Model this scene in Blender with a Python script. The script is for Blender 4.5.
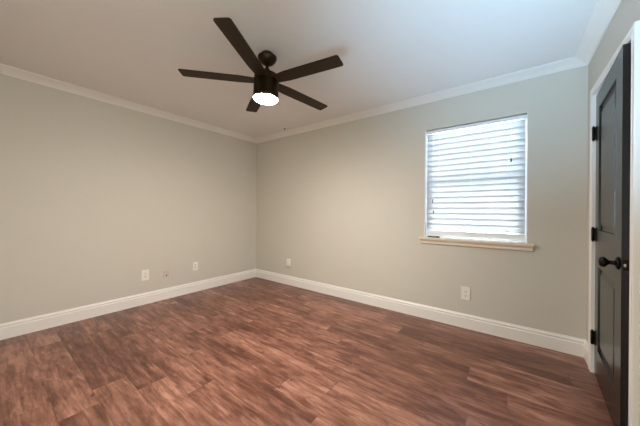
import bpy, bmesh, math
from mathutils import Vector, Matrix

for o in list(bpy.data.objects):
    bpy.data.objects.remove(o)
S = bpy.context.scene
COL = S.collection

# ------------------------------------------------------------------ camera
F_PX, YAW, HORIZON, ROLL, CAM_H = 255.9, 0.64521, 211.7, 0.007647, 1.170
cam_data = bpy.data.cameras.new('camera')
cam_data.sensor_fit = 'HORIZONTAL'
cam_data.sensor_width = 36.0
cam_data.lens = F_PX / 640.0 * 36.0
cam_data.shift_y = (HORIZON - 213.0) / 640.0
cam_data.clip_start = 0.02
cam = bpy.data.objects.new('camera', cam_data)
COL.objects.link(cam)
fw = Vector((-math.sin(YAW), math.cos(YAW), 0))
rt = Vector((math.cos(YAW), math.sin(YAW), 0))
up = Vector((0, 0, 1))
cr, sr = math.cos(ROLL), math.sin(ROLL)
cx = cr * rt + sr * up
cy = -sr * rt + cr * up
cz = -fw
cam.matrix_world = Matrix(((cx.x, cy.x, cz.x, 0.0), (cx.y, cy.y, cz.y, 0.0), (cx.z, cy.z, cz.z, CAM_H), (0, 0, 0, 1)))
S.camera = cam

# ------------------------------------------------------------------ world, lights, exposure
SKY_COLOR, SKY_STRENGTH = (0.77, 0.87, 1.0), 25.0
GROUND_COLOR, GROUND_STRENGTH = (0.77, 0.87, 1.0), 86.0
LAMP_COLOR, LAMP_STRENGTH = (1.0, 0.90, 0.83), 550.0
w = bpy.data.worlds.new('overcast_sky')
S.world = w
w.use_nodes = True
bg = w.node_tree.nodes['Background']
# overcast sky above the horizon, pale sunlit paving below it
wt = w.node_tree
tc = wt.nodes.new('ShaderNodeTexCoord')
sep = wt.nodes.new('ShaderNodeSeparateXYZ')
wt.links.new(tc.outputs['Generated'], sep.inputs[0])
mr = wt.nodes.new('ShaderNodeMapRange')
mr.inputs['From Min'].default_value = -0.12
mr.inputs['From Max'].default_value = 0.0
wt.links.new(sep.outputs[2], mr.inputs['Value'])
wm = wt.nodes.new('ShaderNodeMix')
wm.data_type = 'RGBA'
wt.links.new(mr.outputs[0], wm.inputs[0])
wm.inputs[6].default_value = (*[c * GROUND_STRENGTH for c in GROUND_COLOR], 1)
wm.inputs[7].default_value = (*[c * SKY_STRENGTH for c in SKY_COLOR], 1)
wt.links.new(wm.outputs[2], bg.inputs['Color'])
bg.inputs['Strength'].default_value = 1.0
S.view_settings.view_transform = 'Standard'
S.view_settings.look = 'None'
S.view_settings.gamma = 1.0
S.view_settings.exposure = 0.0
S.view_settings.use_curve_mapping = False
S.cycles.max_bounces = 10
S.cycles.diffuse_bounces = 8
S.cycles.transmission_bounces = 8
S.cycles.transparent_max_bounces = 12
S.cycles.sample_clamp_indirect = 8.0
S.cycles.use_denoising = True

# room dimensions (metres, camera stands above the origin)
XL, XR, YB, YR, H = -3.662, 0.486, 2.975, -0.25, 2.44
WT = 0.15
WX0, WX1, WZ0, WZ1 = -0.785, 0.107, 0.897, 2.080
DY0, DY1, DZ1 = 1.935, 2.735, 2.056

# daylight portal just outside the window glass
pl = bpy.data.lights.new('window_daylight', 'AREA')
pl.shape = 'RECTANGLE'
pl.size, pl.size_y = WX1 - WX0, WZ1 - WZ0
pl.cycles.is_portal = True
po = bpy.data.objects.new('window_daylight', pl)
COL.objects.link(po)
po.location = ((WX0 + WX1) / 2, YB + WT + 0.03, (WZ0 + WZ1) / 2)
po.rotation_euler = (-math.pi / 2, 0, 0)


def area_light(name, loc, target, sx, sy, power, color, spread):
    l = bpy.data.lights.new(name, 'AREA')
    l.shape = 'RECTANGLE'
    l.size, l.size_y = sx, sy
    l.energy = power
    l.color = color
    l.spread = math.radians(spread)
    o = bpy.data.objects.new(name, l)
    COL.objects.link(o)
    o.location = loc
    o.rotation_euler = (Vector(target) - Vector(loc)).to_track_quat('-Z', 'Y').to_euler()


# fill lights added behind the viewer: one sideways, one low, a cool one upward
area_light('left_wall_fill', (0.2, -0.2, 1.2), (-3.6, 1.2, 1.2), 0.4, 1.8, 21.5, (0.90, 1.0, 0.95), 120)
area_light('low_fill', (-0.8, -0.2, 0.6), (-0.6, 3.0, 0.3), 2.4, 0.8, 6.0, (0.75, 1.0, 0.92), 120)
area_light('cool_ceiling_fill', (-0.05, -0.15, 0.6), (0.16, 1.85, 2.40), 0.8, 0.3, 13.3, (0.40, 0.70, 1.0), 60)


# ------------------------------------------------------------------ material helpers
def lin(r, g, b):
    f = lambda c: (c / 255.0 / 12.92) if c / 255.0 <= 0.04045 else ((c / 255.0 + 0.055) / 1.055) ** 2.4
    return (f(r), f(g), f(b), 1.0)


class NT:
    def __init__(self, name):
        self.m = bpy.data.materials.new(name)
        self.m.use_nodes = True
        self.t = self.m.node_tree
        self.b = self.t.nodes['Principled BSDF']
        self.out = self.t.nodes['Material Output']

    def n(self, kind, **kw):
        nd = self.t.nodes.new(kind)
        for k, v in kw.items():
            setattr(nd, k, v)
        return nd

    def link(self, a, b):
        self.t.links.new(a, b)

    def math(self, op, a, b=None, c=None):
        nd = self.n('ShaderNodeMath', operation=op)
        for i, v in enumerate((a, b, c)):
            if v is None:
                continue
            if isinstance(v, (int, float)):
                nd.inputs[i].default_value = v
            else:
                self.link(v, nd.inputs[i])
        return nd.outputs[0]

    def mix(self, fac, a, b, blend='MIX'):
        nd = self.n('ShaderNodeMix', data_type='RGBA', blend_type=blend)
        for sock, v in ((nd.inputs['Factor'], fac), (nd.inputs['A'], a), (nd.inputs['B'], b)):
            pass
        socks = [nd.inputs[0], nd.inputs[6], nd.inputs[7]]
        for sock, v in zip(socks, (fac, a, b)):
            if isinstance(v, (int, float)):
                sock.default_value = v
            elif isinstance(v, tuple):
                sock.default_value = v
            else:
                self.link(v, sock)
        return nd.outputs[2]

    def noise(self, vec, scale, detail=3.0, rough=0.55, distort=0.0):
        nd = self.n('ShaderNodeTexNoise')
        nd.inputs['Scale'].default_value = scale
        nd.inputs['Detail'].default_value = detail
        nd.inputs['Roughness'].default_value = rough
        nd.inputs['Distortion'].default_value = distort
        self.link(vec, nd.inputs['Vector'])
        return nd.outputs['Fac']

    def ramp(self, fac, stops):
        nd = self.n('ShaderNodeValToRGB')
        el = nd.color_ramp.elements
        while len(el) < len(stops):
            el.new(0.5)
        for e, (p, c) in zip(el, stops):
            e.position = p
            e.color = c
        self.link(fac, nd.inputs['Fac'])
        return nd.outputs['Color']

    def coords(self):
        return self.n('ShaderNodeTexCoord').outputs['Object']

    def bump(self, height, strength, dist=0.002):
        nd = self.n('ShaderNodeBump')
        nd.inputs['Strength'].default_value = strength
        nd.inputs['Distance'].default_value = dist
        self.link(height, nd.inputs['Height'])
        self.link(nd.outputs['Normal'], self.b.inputs['Normal'])


def paint(name, col, rough=0.55, spec=0.3, tex=0.0, scale=260.0):
    t = NT(name)
    co = t.coords()
    nz = t.noise(co, 3.0, 2.0)
    dark = tuple(c * 0.97 for c in col[:3]) + (1.0,)
    t.link(t.mix(nz, dark, col), t.b.inputs['Base Color'])
    t.b.inputs['Roughness'].default_value = rough
    t.b.inputs['Specular IOR Level'].default_value = spec
    if tex:
        t.bump(t.noise(co, scale, 2.0), tex, 0.001)
    return t.m


def metal(name, col, rough=0.4, metallic=1.0):
    t = NT(name)
    co = t.coords()
    nz = t.noise(co, 40.0, 2.0)
    dark = tuple(c * 0.85 for c in col[:3]) + (1.0,)
    t.link(t.mix(nz, dark, col), t.b.inputs['Base Color'])
    t.b.inputs['Metallic'].default_value = metallic
    t.b.inputs['Roughness'].default_value = rough
    return t.m


M = {}
M['wall'] = paint('greige_wall_paint', lin(206, 200, 187), 0.6, 0.25, 0.12)
M['ceiling'] = paint('white_ceiling_paint', lin(232, 229, 225), 0.8, 0.15, 0.12)
M['trim'] = paint('white_trim_paint', lin(236, 231, 224), 0.35, 0.4)
M['sill'] = paint('cream_sill_paint', lin(228, 212, 190), 0.4, 0.4)
M['plate'] = paint('white_plastic', lin(236, 230, 218), 0.35, 0.5)
M['plate_painted'] = paint('painted_over_plastic', lin(204, 192, 172), 0.5, 0.3)
M['slot'] = paint('dark_slot', lin(60, 54, 48), 0.6, 0.3)
M['vinyl'] = paint('white_vinyl', lin(236, 238, 240), 0.35, 0.4)
M['black'] = paint('gap_black', lin(26, 26, 28), 0.4, 0.4)
M['tassel'] = paint('grey_tassel', lin(90, 96, 106), 0.45, 0.4)
M['door'] = paint('black_door_paint', lin(11, 10, 9), 0.26, 0.5, 0.05, 90.0)
M['bronze'] = metal('oil_rubbed_bronze', lin(66, 53, 39), 0.5)
M['hinge'] = metal('dark_bronze_hinge', lin(46, 40, 36), 0.45)
M['knob'] = metal('black_iron_knob', lin(30, 29, 29), 0.25, 0.8)
M['nickel'] = metal('latch_nickel', lin(200, 196, 190), 0.25)


def floor_material():
    t = NT('reddish_brown_plank_floor')
    co = t.coords()
    sx = t.n('ShaderNodeSeparateXYZ')
    t.link(co, sx.inputs[0])
    X, Y = sx.outputs[0], sx.outputs[1]
    RW, PL = 0.180, 1.22
    yy = t.math('DIVIDE', t.math('ADD', Y, 10.0 * RW - 0.804 + 4 * RW), RW)
    row = t.math('FLOOR', yy)
    fy = t.math('FRACT', yy)
    wn = t.n('ShaderNodeTexWhiteNoise', noise_dimensions='1D')
    t.link(row, wn.inputs['W'])
    xx = t.math('ADD', t.math('DIVIDE', X, PL), t.math('ADD', t.math('MULTIPLY', wn.outputs['Value'], 7.0), 20.0))
    colm = t.math('FLOOR', xx)
    fx = t.math('FRACT', xx)
    cb = t.n('ShaderNodeCombineXYZ')
    t.link(row, cb.inputs[0])
    t.link(colm, cb.inputs[1])
    wp = t.n('ShaderNodeTexWhiteNoise', noise_dimensions='3D')
    t.link(cb.outputs[0], wp.inputs['Vector'])
    rnd = wp.outputs['Value']
    # plank-local texture space
    off = t.n('ShaderNodeVectorMath', operation='MULTIPLY_ADD')
    t.link(wp.outputs['Color'], off.inputs[0])
    off.inputs[1].default_value = (37.0, 23.0, 11.0)
    t.link(co, off.inputs[2])

    def stretched(sxv, syv):
        m = t.n('ShaderNodeVectorMath', operation='MULTIPLY')
        t.link(off.outputs[0], m.inputs[0])
        m.inputs[1].default_value = (sxv, syv, 1.0)
        return m.outputs[0]
    blotch = t.noise(stretched(1.7, 5.0), 1.7, 4.0, 0.6, 0.7)
    streak = t.noise(stretched(0.9, 13.0), 2.0, 3.0, 0.55, 0.5)
    cath = t.noise(stretched(2.6, 15.0), 2.4, 4.0, 0.65, 0.6)
    grain = t.noise(stretched(3.0, 70.0), 2.0, 3.0, 0.6, 0.2)
    knot = t.noise(stretched(5.5, 13.0), 2.2, 1.5, 0.5, 0.4)
    v = t.math('ADD', t.math('MULTIPLY', blotch, 0.38), t.math('MULTIPLY', streak, 0.32))
    v = t.math('ADD', v, t.math('MULTIPLY', cath, 0.38))
    v = t.math('SUBTRACT', v, 0.04)
    v = t.math('ADD', v, t.math('MULTIPLY', t.math('SUBTRACT', grain, 0.5), 0.14))
    v = t.math('ADD', v, t.math('MULTIPLY', t.math('SUBTRACT', rnd, 0.5), 0.10))
    base = t.ramp(v, [(0.33, lin(76, 46, 34)), (0.44, lin(103, 65, 51)), (0.54, lin(134, 91, 74)), (0.66, lin(172, 125, 105))])
    kmask = t.n('ShaderNodeMapRange')
    kmask.inputs['From Min'].default_value = 0.68
    kmask.inputs['From Max'].default_value = 0.78
    t.link(knot, kmask.inputs['Value'])
    base = t.mix(t.math('MULTIPLY', kmask.outputs[0], 0.75), base, lin(66, 38, 28))
    # seams between planks
    ey = t.math('MINIMUM', fy, t.math('SUBTRACT', 1.0, fy))
    ex = t.math('MULTIPLY', t.math('MINIMUM', fx, t.math('SUBTRACT', 1.0, fx)), PL / RW)
    e = t.math('MINIMUM', ey, ex)
    seam = t.n('ShaderNodeMapRange')
    seam.inputs['From Min'].default_value = 0.004
    seam.inputs['From Max'].default_value = 0.016
    t.link(e, seam.inputs['Value'])
    inv = t.math('SUBTRACT', 1.0, seam.outputs[0])
    base = t.mix(t.math('MULTIPLY', inv, 0.40), base, lin(60, 36, 28))
    t.link(base, t.b.inputs['Base Color'])
    r = t.math('ADD', 0.25, t.math('MULTIPLY', grain, 0.12))
    t.link(r, t.b.inputs['Roughness'])
    t.b.inputs['Specular IOR Level'].default_value = 0.4
    h = t.math('ADD', t.math('MULTIPLY', grain, 0.15), t.math('MULTIPLY', seam.outputs[0], 0.6))
    t.bump(h, 0.18, 0.002)
    return t.m


def blade_material():
    t = NT('espresso_wood_blade')
    co = t.coords()
    m = t.n('ShaderNodeVectorMath', operation='MULTIPLY')
    t.link(co, m.inputs[0])
    m.inputs[1].default_value = (3.0, 60.0, 60.0)
    g = t.noise(m.outputs[0], 1.5, 4.0, 0.6, 0.4)
    t.link(t.ramp(g, [(0.3, lin(30, 20, 9)), (0.7, lin(56, 40, 20))]), t.b.inputs['Base Color'])
    t.b.inputs['Roughness'].default_value = 0.5
    t.b.inputs['Specular IOR Level'].default_value = 0.25
    return t.m


def slat_material():
    t = NT('translucent_white_slat')
    co = t.coords()
    nz = t.noise(co, 8.0, 2.0)
    c = t.mix(nz, lin(209, 211, 213), lin(217, 219, 221))
    d = t.n('ShaderNodeBsdfDiffuse')
    tr = t.n('ShaderNodeBsdfTranslucent')
    t.link(c, d.inputs['Color'])
    t.link(c, tr.inputs['Color'])
    mx = t.n('ShaderNodeMixShader')
    mx.inputs[0].default_value = 0.34
    t.link(d.outputs[0], mx.inputs[1])
    t.link(tr.outputs[0], mx.inputs[2])
    t.link(mx.outputs[0], t.out.inputs['Surface'])
    return t.m


def glass_material():
    t = NT('clear_window_glass')
    tp = t.n('ShaderNodeBsdfTransparent')
    gl = t.n('ShaderNodeBsdfGlossy')
    gl.inputs['Roughness'].default_value = 0.02
    fr = t.n('ShaderNodeFresnel')
    fr.inputs['IOR'].default_value = 1.45
    co = t.coords()
    t.link(t.mix(t.noise(co, 2.0), (0.93, 0.96, 0.96, 1), (0.95, 0.98, 0.98, 1)), tp.inputs['Color'])
    mx = t.n('ShaderNodeMixShader')
    t.link(fr.outputs[0], mx.inputs[0])
    t.link(tp.outputs[0], mx.inputs[1])
    t.link(gl.outputs[0], mx.inputs[2])
    t.link(mx.outputs[0], t.out.inputs['Surface'])
    return t.m


def lamp_material():
    t = NT('glowing_frosted_diffuser')
    co = t.coords()
    t.link(t.mix(t.noise(co, 5.0), lin(250, 248, 244), lin(254, 252, 250)), t.b.inputs['Base Color'])
    t.b.inputs['Emission Color'].default_value = (*LAMP_COLOR, 1)
    t.b.inputs['Emission Strength'].default_value = LAMP_STRENGTH
    return t.m


M['floor'] = floor_material()
M['blade'] = blade_material()
M['slat'] = slat_material()
M['glass'] = glass_material()
M['lamp'] = lamp_material()


# ------------------------------------------------------------------ mesh helpers
def box(bm, x0, x1, y0, y1, z0, z1, mi=0):
    v = [bm.verts.new(p) for p in ((x0, y0, z0), (x1, y0, z0), (x1, y1, z0), (x0, y1, z0), (x0, y0, z1), (x1, y0, z1), (x1, y1, z1), (x0, y1, z1))]
    fs = []
    for q in ((3, 2, 1, 0), (4, 5, 6, 7), (0, 1, 5, 4), (1, 2, 6, 5), (2, 3, 7, 6), (3, 0, 4, 7)):
        f = bm.faces.new([v[i] for i in q])
        f.material_index = mi
        fs.append(f)
    return v, fs


def bevel(bm, width, seg=2, edges=None):
    bmesh.ops.bevel(bm, geom=list(edges or bm.edges), offset=width, segments=seg, profile=0.5, affect='EDGES', clamp_overlap=True)


def lathe(bm, prof, n=40, mi=0):
    """profile of (radius, z) revolved about z; radius 0 at an end closes it"""
    rings = []
    for r, z in prof:
        if r < 1e-6:
            rings.append([bm.verts.new((0, 0, z))])
        else:
            rings.append([bm.verts.new((r * math.cos(2 * math.pi * k / n), r * math.sin(2 * math.pi * k / n), z)) for k in range(n)])
    for a, b in zip(rings, rings[1:]):
        for k in range(n):
            k2 = (k + 1) % n
            if len(a) == 1 and len(b) == 1:
                continue
            if len(a) == 1:
                f = bm.faces.new((a[0], b[k2], b[k]))
            elif len(b) == 1:
                f = bm.faces.new((a[k], a[k2], b[0]))
            else:
                f = bm.faces.new((a[k], a[k2], b[k2], b[k]))
            f.material_index = mi
            f.smooth = True
    bmesh.ops.recalc_face_normals(bm, faces=bm.faces[:])


def tube(bm, pts, r, n=8):
    pts = [Vector(p) for p in pts]
    rings = []
    for i, p in enumerate(pts):
        d = (pts[min(i + 1, len(pts) - 1)] - pts[max(i - 1, 0)]).normalized()
        a = d.orthogonal().normalized()
        if i:
            a = (rings_a - d * rings_a.dot(d)).normalized()
        rings_a = a
        b = d.cross(a)
        rings.append([bm.verts.new(p + r * (math.cos(2 * math.pi * k / n) * a + math.sin(2 * math.pi * k / n) * b)) for k in range(n)])
    for a, b in zip(rings, rings[1:]):
        for k in range(n):
            f = bm.faces.new((a[k], a[(k + 1) % n], b[(k + 1) % n], b[k]))
            f.smooth = True
    bm.faces.new(rings[0][::-1])
    bm.faces.new(rings[-1])
    bmesh.ops.recalc_face_normals(bm, faces=bm.faces[:])


def sweep(bm, prof, path):
    """extrude a closed profile along a straight path given as list of placement functions (u, v) -> point"""
    rings = [[bm.verts.new(fn(u, v)) for u, v in prof] for fn in path]
    n = len(prof)
    for a, b in zip(rings, rings[1:]):
        for k in range(n):
            bm.faces.new((a[k], a[(k + 1) % n], b[(k + 1) % n], b[k]))
    bm.faces.new(rings[0][::-1])
    bm.faces.new(rings[-1])
    bmesh.ops.recalc_face_normals(bm, faces=bm.faces[:])


def obj(name, bm, mats, parent=None, smooth=False):
    me = bpy.data.meshes.new(name)
    if smooth:
        for f in bm.faces:
            f.smooth = True
    bm.to_mesh(me)
    bm.free()
    for m in (mats if isinstance(mats, (list, tuple)) else [mats]):
        me.materials.append(m)
    o = bpy.data.objects.new(name, me)
    COL.objects.link(o)
    if parent:
        o.parent = parent
    return o


def thing(name, label, cat, loc=(0, 0, 0), rot=(0, 0, 0), group=None):
    o = bpy.data.objects.new(name, None)
    o.empty_display_size = 0.05
    COL.objects.link(o)
    o.location = loc
    o.rotation_euler = rot
    tag(o, label, cat, group)
    return o


def tag(o, label, cat, group=None, kind=None):
    o['label'] = label
    o['category'] = cat
    if group:
        o['group'] = group
    if kind:
        o['kind'] = kind
    return o


def struct(o, label, cat):
    return tag(o, label, cat, kind='structure')


def new():
    return bmesh.new()


# ------------------------------------------------------------------ room shell
bm = new()
box(bm, XL - WT, XR + WT + 0.7, YR - WT, YB + WT, -0.1, 0.0)
struct(obj('floor', bm, M['floor']), 'reddish brown wood plank floor running parallel to the window wall', 'floor')

bm = new()
box(bm, XL - WT, XR + WT + 0.7, YR - WT, YB + WT, H, H + 0.1)
struct(obj('ceiling', bm, M['ceiling']), 'flat white ceiling that carries the dark five-blade fan', 'ceiling')

bm = new()
box(bm, XL - WT, XL, YR - WT, YB + WT, 0, H)
struct(obj('wall_left', bm, M['wall']), 'long plain greige wall on the left with three small wall plates', 'wall')

bm = new()
box(bm, XL, WX0, YB, YB + WT, 0, H)
box(bm, WX1, XR + WT + 0.7, YB, YB + WT, 0, H)
box(bm, WX0, WX1, YB, YB + WT, 0, WZ0)
box(bm, WX0, WX1, YB, YB + WT, WZ1, H)
struct(obj('wall_back', bm, M['wall']), 'greige wall at the back that holds the window', 'wall')

bm = new()
box(bm, XR, XR + 0.11, YR - WT, DY0, 0, H)
box(bm, XR, XR + 0.11, DY1, YB, 0, H)
box(bm, XR, XR + 0.11, DY0, DY1, DZ1, H)
struct(obj('wall_right', bm, M['wall']), 'narrow strip of wall on the right around the black door', 'wall')

bm = new()
box(bm, XL, XR + WT + 0.7, YR - WT, YR, 0, H)
struct(obj('wall_rear', bm, M['wall']), 'plain greige wall behind the viewer', 'wall')

bm = new()
box(bm, XR + 0.75, XR + 0.85, YR, YB, 0, H)
struct(obj('wall_closet', bm, M['wall']), 'plain wall inside the closet behind the black door', 'wall')

# baseboards: profile (out from wall, height)
BB = [(0, 0), (0.016, 0), (0.016, 0.102), (0.0095, 0.108), (0.0095, 0.116), (0.0135, 0.120), (0.0125, 0.126), (0.006, 0.136), (0.005, 0.143), (0, 0.143)]
bm = new()
sweep(bm, BB, [lambda u, v: (XL + u, YR, v), lambda u, v: (XL + u, YB - u, v)])
struct(obj('baseboard_left', bm, M['trim']), 'tall white baseboard along the foot of the left wall', 'baseboard')
bm = new()
sweep(bm, BB, [lambda u, v: (XL + u, YB - u, v), lambda u, v: (XR - u, YB - u, v)])
struct(obj('baseboard_back', bm, M['trim']), 'tall white baseboard along the foot of the window wall', 'baseboard')
CASW = 0.052   # door casing width
bm = new()
sweep(bm, BB, [lambda u, v: (XR - u, YB - u, v), lambda u, v: (XR - u, DY1 - 0.012 + CASW, v)])
struct(obj('baseboard_right', bm, M['trim']), 'very short white baseboard between the far corner and the door casing', 'baseboard')

# crown moulding: profile (out from wall, below ceiling)
CR = [(0, 0), (0.090, 0), (0.090, 0.006), (0.083, 0.010), (0.074, 0.014), (0.056, 0.021), (0.036, 0.032), (0.020, 0.043), (0.014, 0.050), (0.010, 0.053), (0.010, 0.058), (0, 0.058)]
bm = new()
sweep(bm, CR, [lambda u, v: (XL + u, YR, H - v), lambda u, v: (XL + u, YB - u, H - v)])
struct(obj('trim_1', bm, M['trim']), 'white crown moulding along the top of the left wall', 'crown moulding')
bm = new()
sweep(bm, CR, [lambda u, v: (XL + u, YB - u, H - v), lambda u, v: (XR - u, YB - u, H - v)])
struct(obj('trim_2', bm, M['trim']), 'white crown moulding along the top of the window wall', 'crown moulding')
bm = new()
sweep(bm, CR, [lambda u, v: (XR - u, YB - u, H - v), lambda u, v: (XR - u, YR, H - v)])
struct(obj('trim_3', bm, M['trim']), 'white crown moulding along the top of the wall above the door', 'crown moulding')

# door casing (one mitred frame) and jamb
CP = [(0, 0), (0, 0.017), (0.003, 0.020), (0.010, 0.021), (0.016, 0.018), (0.034, 0.018), (0.038, 0.021), (CASW - 0.003, 0.022), (CASW, 0.019), (CASW, 0)]
i0, i1, iz = DY0 + 0.012, DY1 - 0.012, DZ1 - 0.008
bm = new()
sweep(bm, CP, [lambda u, v: (XR - v, i1 + u, 0), lambda u, v: (XR - v, i1 + u, iz + u),
               lambda u, v: (XR - v, i0 - u, iz + u), lambda u, v: (XR - v, i0 - u, 0)])
struct(obj('trim_4', bm, M['trim']), 'white moulded casing around the black door', 'door casing')
bm = new()
jt = 0.016
box(bm, XR, XR + 0.11, DY0, DY0 + jt, 0, DZ1)
box(bm, XR, XR + 0.11, DY1 - jt, DY1, 0, DZ1)
box(bm, XR, XR + 0.11, DY0 + jt, DY1 - jt, DZ1 - jt, DZ1)
box(bm, XR + 0.045, XR + 0.08, DY0 + jt, DY0 + jt + 0.011, 0, DZ1 - jt)
box(bm, XR + 0.045, XR + 0.08, DY1 - jt - 0.011, DY1 - jt, 0, DZ1 - jt)
struct(obj('trim_5', bm, M['trim']), 'white door jamb lining the opening behind the black door', 'door jamb')

# ------------------------------------------------------------------ window
win = bpy.data.objects.new('window_1', None)
COL.objects.link(win)
win.location = ((WX0 + WX1) / 2, YB, WZ0)
struct(win, 'single-hung white window behind a closed white blind', 'window')
HW, HH = (WX1 - WX0) / 2, WZ1 - WZ0
bm = new()
for a in ((-HW, -HW + 0.03), (HW - 0.03, HW)):
    box(bm, a[0], a[1], 0.085, 0.148, 0, HH)
box(bm, -HW + 0.03, HW - 0.03, 0.085, 0.148, 0, 0.03)
box(bm, -HW + 0.03, HW - 0.03, 0.085, 0.148, HH - 0.03, HH)
obj('window_frame', bm, M['vinyl'], win)
bm = new()
box(bm, -HW, -HW + 0.007, 0.001, 0.085, 0.002, HH)
box(bm, HW - 0.007, HW, 0.001, 0.085, 0.002, HH)
obj('jamb_liner', bm, M['vinyl'], win)
mid = 0.595
for nm, z0, z1, y0 in (('lower_sash', 0.03, mid + 0.02, 0.094), ('upper_sash', mid - 0.02, HH - 0.03, 0.120)):
    bm = new()
    a, b = -HW + 0.031, HW - 0.031
    sw = 0.038
    box(bm, a, a + sw, y0, y0 + 0.022, z0, z1)
    box(bm, b - sw, b, y0, y0 + 0.022, z0, z1)
    box(bm, a + sw, b - sw, y0, y0 + 0.022, z0, z0 + sw)
    box(bm, a + sw, b - sw, y0, y0 + 0.022, z1 - sw, z1)
    so = obj(nm, bm, M['vinyl'], win)
    bm = new()
    box(bm, a + sw, b - sw, y0 + 0.009, y0 + 0.013, z0 + sw, z1 - sw)
    obj('pane', bm, M['glass'], so)
bm = new()
# stool with horns: inside the reveal and projecting into the room
box(bm, -HW - 0.048, HW + 0.048, -0.044, -0.0005, -0.020, 0.002)
box(bm, -HW + 0.001, HW - 0.001, -0.0005, 0.085, -0.0005, 0.002)
bevel(bm, 0.003, 2)
obj('window_sill', bm, M['sill'], win)
bm = new()
box(bm, -HW - 0.036, HW + 0.040, -0.018, -0.0005, -0.066, -0.020)
bevel(bm, 0.003, 2)
obj('apron', bm, M['sill'], win)

# ------------------------------------------------------------------ door
door = None
DW, DH, DT = 0.754, 2.018, 0.034
bm = new()
ys = [0, -0.118, -0.618, -DW]
zs = [0, 0.205, 0.790, 1.045, 1.905, DH]
V = {}


def dv(x, y, z):
    k = (round(x, 5), round(y, 5), round(z, 5))
    if k not in V:
        V[k] = bm.verts.new(k)
    return V[k]


def panel_face(face_x, sgn):
    for i in range(3):
        for j in range(5):
            y0, y1, z0, z1 = ys[i], ys[i + 1], zs[j], zs[j + 1]
            if not (i == 1 and j in (1, 3)):
                bm.faces.new([dv(face_x, *p) for p in ((y0, z0), (y1, z0), (y1, z1), (y0, z1))])
                continue
            prev = None
            for ins, dep in ((0, 0), (0.003, 0.011), (0.014, 0.013), (0.022, 0.013), (0.058, 0.004), (0.066, 0.004)):
                ring = [dv(face_x + sgn * dep, *p) for p in ((y0 - ins, z0 + ins), (y1 + ins, z0 + ins), (y1 + ins, z1 - ins), (y0 - ins, z1 - ins))]
                if prev:
                    for k in range(4):
                        bm.faces.new((prev[k], prev[(k + 1) % 4], ring[(k + 1) % 4], ring[k]))
                prev = ring
            bm.faces.new(prev)


panel_face(0.0, 1)
panel_face(DT, -1)
for i in range(3):
    for z in (zs[0], zs[-1]):
        bm.faces.new([dv(0, ys[i], z), dv(0, ys[i + 1], z), dv(DT, ys[i + 1], z), dv(DT, ys[i], z)])
for j in range(5):
    for y in (ys[0], ys[-1]):
        bm.faces.new([dv(0, y, zs[j]), dv(0, y, zs[j + 1]), dv(DT, y, zs[j + 1]), dv(DT, y, zs[j])])
bmesh.ops.recalc_face_normals(bm, faces=bm.faces[:])
door = obj('door_1', bm, M['door'])
door.location = (0.4840, 2.707, 0.010)
door.rotation_euler = (0, 0, math.radians(-3.25))
struct(door, 'black two-panel door standing slightly ajar on the right', 'door')

# knob (both sides), latch plate, hinges
bm = new()
lathe(bm, [(0, 0), (0.033, 0), (0.033, 0.005), (0.029, 0.010), (0.014, 0.013), (0.011, 0.020), (0.011, 0.034), (0.018, 0.040), (0.026, 0.047), (0.0285, 0.056), (0.026, 0.065), (0.018, 0.071), (0, 0.073)], 32)
k = obj('door_knob', bm, M['knob'], door)
k.location = (0, -DW + 0.062, 0.902)
k.rotation_euler = (0, -math.pi / 2, 0)
k2 = k.copy()
COL.objects.link(k2)
k2.parent = door
k2.location = (DT, -DW + 0.062, 0.902)
k2.rotation_euler = (0, math.pi / 2, 0)
bm = new()
box(bm, DT / 2 - 0.0125, DT / 2 + 0.0125, -DW - 0.0015, -DW, 0.874, 0.930)
obj('latch_plate', bm, M['hinge'], door)
bm = new()
box(bm, DT / 2 - 0.010, DT / 2 - 0.002, -DW - 0.009, -DW - 0.0015, 0.895, 0.909)
obj('latch_bolt', bm, M['nickel'], door)
for z in (0.253, 1.008, 1.748):
    bm = new()
    kx, ky = -0.012, 0.006
    tube(bm, [(kx, ky, z - 0.046), (kx, ky, z + 0.046)], 0.0085, 14)
    tube(bm, [(kx, ky, z - 0.053), (kx, ky, z - 0.046)], 0.0055, 12)
    tube(bm, [(kx, ky, z + 0.046), (kx, ky, z + 0.055)], 0.0055, 12)
    for q in (-0.018, 0.0, 0.018):
        tube(bm, [(kx, ky, z + q - 0.0008), (kx, ky, z + q + 0.0008)], 0.0092, 14)
    box(bm, -0.004, -0.001, -0.030, 0.006, z - 0.045, z + 0.045)
    box(bm, -0.014, 0.020, 0.0065, 0.0095, z - 0.045, z + 0.045)
    obj('hinge', bm, M['hinge'], door)

# ------------------------------------------------------------------ window blind
by = 0.042           # slat axis behind the wall face
blind = thing('window_blind', 'closed white horizontal slat blind hanging inside the window opening', 'blind', ((WX0 + WX1) / 2, YB, WZ1))
SL = HW - 0.016      # half slat length
bm = new()
box(bm, -SL, SL, 0.020, 0.066, -0.040, -0.008)
bevel(bm, 0.003, 2)
obj('headrail', bm, M['vinyl'], blind)
bm = new()
box(bm, -SL - 0.006, SL + 0.006, 0.008, 0.017, -0.044, -0.010)
bevel(bm, 0.003, 2)
obj('valance', bm, M['vinyl'], blind)
SP, SW, TILT = 0.0577, 0.075, math.radians(-77)


def slat_mesh():
    b = new()
    n = 8
    top, bot = [], []
    for i in range(n + 1):
        u = (i / n - 0.5) * SW
        sag = 0.0035 * (1 - (2 * i / n - 1) ** 2)
        top.append((u, sag + 0.0013))
        bot.append((u, sag - 0.0013))
    prof = top + bot[::-1]
    sweep(b, prof, [lambda u, v: (-SL, u, v), lambda u, v: (SL, u, v)])
    return b


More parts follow.
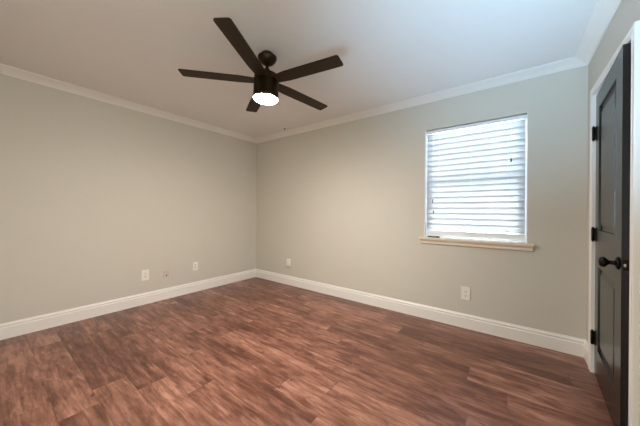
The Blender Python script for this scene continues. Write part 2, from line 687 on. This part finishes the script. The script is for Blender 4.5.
NS = 18
z_first = -0.083
slat = obj('slat', slat_mesh(), M['slat'], blind)
for i in range(NS):
    s = slat if i == 0 else slat.copy()
    if i:
        COL.objects.link(s)
        s.parent = blind
    s.location = (0, by, z_first - i * SP)
    s.rotation_euler = (TILT, 0, 0)
zb = z_first - (NS - 1) * SP - 0.066
bm = new()
box(bm, -SL, SL, by - 0.009, by + 0.009, zb - 0.026, zb + 0.026)
bevel(bm, 0.004, 2)
obj('bottom_rail', bm, M['vinyl'], blind)
for x in (-0.30, 0.0, 0.30):
    for yy in (by - 0.0305, by + 0.0305):
        bm = new()
        tube(bm, [(x, yy, -0.042), (x, yy, zb + 0.005)], 0.0009, 6)
        obj('ladder_cord', bm, M['vinyl'], blind)


def tassel_bm(x, y, z):
    b = new()
    lathe(b, [(0, 0.020), (0.003, 0.018), (0.005, 0.006), (0.0075, -0.014), (0.006, -0.019), (0, -0.020)], 14)
    bmesh.ops.translate(b, verts=b.verts[:], vec=(x, y, z))
    return b


WXM = (WX0 + WX1) / 2
for x, z in ((-0.015, 1.668), (-0.700, 1.298), (-0.690, 1.182)):
    bm = new()
    tube(bm, [(x - WXM, 0.004, -0.040), (x - WXM, 0.003, z - WZ1 + 0.018)], 0.0009, 6)
    c = obj('pull_cord', bm, M['vinyl'], blind)
    t = obj('tassel', tassel_bm(x - WXM, 0.002, z - WZ1), M['tassel'], c)

# dark strip added on the sill for the dark gap under the blind
bm = new()
box(bm, -0.060, 0.060, -0.012, 0.012, 0, 0.013)
bevel(bm, 0.003, 2)
o = obj('dark_gap_strip', bm, M['black'])
o.location = (-0.690, YB + 0.012, WZ0 + 0.002)
tag(o, 'short dark strip standing in for the dark gap under the left end of the blind', 'strip')

# ------------------------------------------------------------------ ceiling fan
FX, FY = -1.587, 1.387
fan = thing('ceiling_fan', 'dark bronze five-blade ceiling fan with a lit round lamp', 'ceiling fan', (FX, FY, H))
bm = new()
lathe(bm, [(0, 0), (0.046, 0), (0.046, -0.018), (0.066, -0.022), (0.075, -0.030), (0.075, -0.040), (0.065, -0.060), (0.047, -0.078), (0.028, -0.089), (0.020, -0.091), (0, -0.091)], 40)
obj('canopy', bm, M['bronze'], fan)
tiltm = Matrix.Translation((0, 0, -0.075)) @ Matrix.Rotation(math.atan(-0.045), 4, 'X') @ Matrix.Rotation(math.atan(0.004), 4, 'Y') @ Matrix.Translation((0, 0, 0.075))


def fan_part(name, prof, mat, n=44):
    b = new()
    lathe(b, prof, n)
    b.transform(tiltm)
    return obj(name, b, mat, fan)


fan_part('downrod', [(0, -0.075), (0.0125, -0.075), (0.0125, -0.170), (0, -0.170)], M['bronze'], 24)
fan_part('yoke_cover', [(0.0126, -0.122), (0.020, -0.124), (0.024, -0.132), (0.026, -0.150), (0.036, -0.166), (0.0126, -0.166)], M['bronze'], 32)
fan_part('motor_housing', [(0, -0.164), (0.040, -0.164), (0.078, -0.172), (0.094, -0.182), (0.098, -0.196), (0.098, -0.342), (0.101, -0.346), (0.101, -0.372), (0.0985, -0.374), (0.096, -0.372), (0.096, -0.364), (0, -0.364)], M['bronze'])
fan_part('light_diffuser', [(0.0955, -0.366), (0.0935, -0.372), (0.084, -0.379), (0.066, -0.3855), (0.045, -0.3895), (0.022, -0.3915), (0, -0.392)], M['lamp'])

BR, BW, BP, T0, BZ = 0.652, 0.111, -0.078, 3.919, -0.228


def blade_mesh():
    """blade along +x with rounded tip corners, local coords"""
    b = new()
    r0, w0, w1 = 0.088, 0.088, BW
    out = [(r0, -w0 / 2), (0.20, -w1 / 2)]
    rc = 0.016
    for k in range(6):
        a = -math.pi / 2 + k / 5 * math.pi / 2
        out.append((BR - rc + rc * math.cos(a), -w1 / 2 + rc + rc * math.sin(a)))
    for k in range(6):
        a = k / 5 * math.pi / 2
        out.append((BR - rc + rc * math.cos(a), w1 / 2 - rc + rc * math.sin(a)))
    out += [(0.20, w1 / 2), (r0, w0 / 2)]
    lo = [b.verts.new((x, y, -0.0035)) for x, y in out]
    hi = [b.verts.new((x, y, 0.0035)) for x, y in out]
    b.faces.new(lo[::-1])
    b.faces.new(hi)
    n = len(out)
    for k in range(n):
        b.faces.new((lo[k], lo[(k + 1) % n], hi[(k + 1) % n], hi[k]))
    bmesh.ops.recalc_face_normals(b, faces=b.faces[:])
    return b


blade = obj('blade', blade_mesh(), M['blade'], fan)
bm = new()
box(bm, 0.070, 0.165, -0.030, 0.030, 0.0036, 0.0090)
bevel(bm, 0.002, 2)
arm = obj('blade_arm', bm, M['bronze'], blade)
for i in range(5):
    if i == 0:
        b, a = blade, arm
    else:
        b = blade.copy()
        COL.objects.link(b)
        b.parent = fan
        a = arm.copy()
        COL.objects.link(a)
        a.parent = b
    b.matrix_local = tiltm @ Matrix.Translation((0, 0, BZ)) @ Matrix.Rotation(T0 + i * 2 * math.pi / 5, 4, 'Z') @ Matrix.Rotation(BP, 4, 'X')


# ------------------------------------------------------------------ wall plates
def plate_bm(wd, ht, th=0.006):
    b = new()
    box(b, -wd / 2, wd / 2, 0, th, -ht / 2, ht / 2)
    bevel(b, 0.0025, 2)
    return b


def receptacle_bm(zc):
    b = new()
    box(b, -0.0165, 0.0165, 0.0055, 0.0085, zc - 0.014, zc + 0.014)
    bevel(b, 0.002, 2)
    for x in (-0.0065, 0.0065):
        box(b, x - 0.0016, x + 0.0016, 0.0080, 0.0089, zc - 0.003, zc + 0.008, 1)
    box(b, -0.0025, 0.0025, 0.0080, 0.0089, zc - 0.011, zc - 0.006, 1)
    return b


def screw(parent, z=0.0):
    b = new()
    lathe(b, [(0, 0.0018), (0.0028, 0.0012), (0.0035, 0), (0, 0)], 14)
    s = obj('screw', b, M['plate'], parent)
    s.location = (0, 0.006, z)
    s.rotation_euler = (-math.pi / 2, 0, 0)


def duplex(label, loc, rz, wd=0.078, ht=0.128):
    t = thing('wall_outlet', label, 'outlet', loc, (0, 0, rz), 'white duplex outlets')
    obj('cover_plate', plate_bm(wd, ht), M['plate'], t)
    for zc in (0.0195, -0.0195):
        obj('receptacle', receptacle_bm(zc), [M['plate'], M['slot']], t)
    screw(t)


LEFT_RZ, BACK_RZ = -math.pi / 2, math.pi
duplex('white duplex outlet on the left wall, the one nearest the viewer', (XL, 1.244, 0.363), LEFT_RZ, 0.082, 0.132)
duplex('white duplex outlet on the window wall to the right below the windowsill', (-0.376, YB, 0.350), BACK_RZ, 0.084, 0.134)
# painted-over plate
t = thing('blank_wall_plate', 'faint wall-coloured cable plate between the two white plates on the left wall', 'wall plate', (XL, 1.488, 0.330), (0, 0, LEFT_RZ))
obj('cover_plate', plate_bm(0.074, 0.090), M['plate_painted'], t)
bm = new()
lathe(bm, [(0, 0.012), (0.005, 0.012), (0.005, 0.004), (0.008, 0.004), (0.008, 0), (0, 0)], 16)
j = obj('cable_jack', bm, M['slot'], t)
j.location = (0, 0.006, -0.018)
j.rotation_euler = (-math.pi / 2, 0, 0)
# small plate nearer the corner
t = thing('wall_jack', 'small white wall plate on the left wall, the one nearest the far corner', 'wall plate', (XL, 1.877, 0.370), (0, 0, LEFT_RZ))
obj('cover_plate', plate_bm(0.070, 0.122), M['plate'], t)
bm = new()
box(bm, -0.017, 0.017, 0.0055, 0.009, -0.033, 0.033)
bevel(bm, 0.0015, 2)
box(bm, -0.006, 0.006, 0.0085, 0.0094, -0.024, -0.014, 1)
box(bm, -0.006, 0.006, 0.0085, 0.0094, 0.012, 0.022, 1)
obj('jack_insert', bm, [M['plate'], M['slot']], t)
# box on the window wall near the far corner
t = thing('plug_box', 'small white box plugged in low on the window wall near the far left corner', 'plug', (-2.845, YB, 0.352), (0, 0, BACK_RZ))
obj('cover_plate', plate_bm(0.076, 0.120), M['plate_painted'], t)
bm = new()
box(bm, -0.045, 0.030, 0.006, 0.040, -0.052, 0.058)
bevel(bm, 0.005, 3)
obj('plug_body', bm, M['plate'], t)

# tiny hook in the ceiling near the far corner
t = thing('ceiling_hook', 'tiny dark hook in the ceiling near the far left corner', 'hook', (-2.800, 2.795, H))
bm = new()
tube(bm, [(0, 0, 0), (0, 0, -0.012)] + [(0.010 - 0.010 * math.cos(a), 0, -0.012 - 0.010 * math.sin(a)) for a in [k * math.pi * 1.3 / 8 for k in range(1, 9)]], 0.003, 8)
obj('hook_wire', bm, M['hinge'], t)
bm = new()
lathe(bm, [(0, 0), (0.009, 0), (0.008, -0.003), (0, -0.004)], 16)
obj('hook_base', bm, M['hinge'], t)
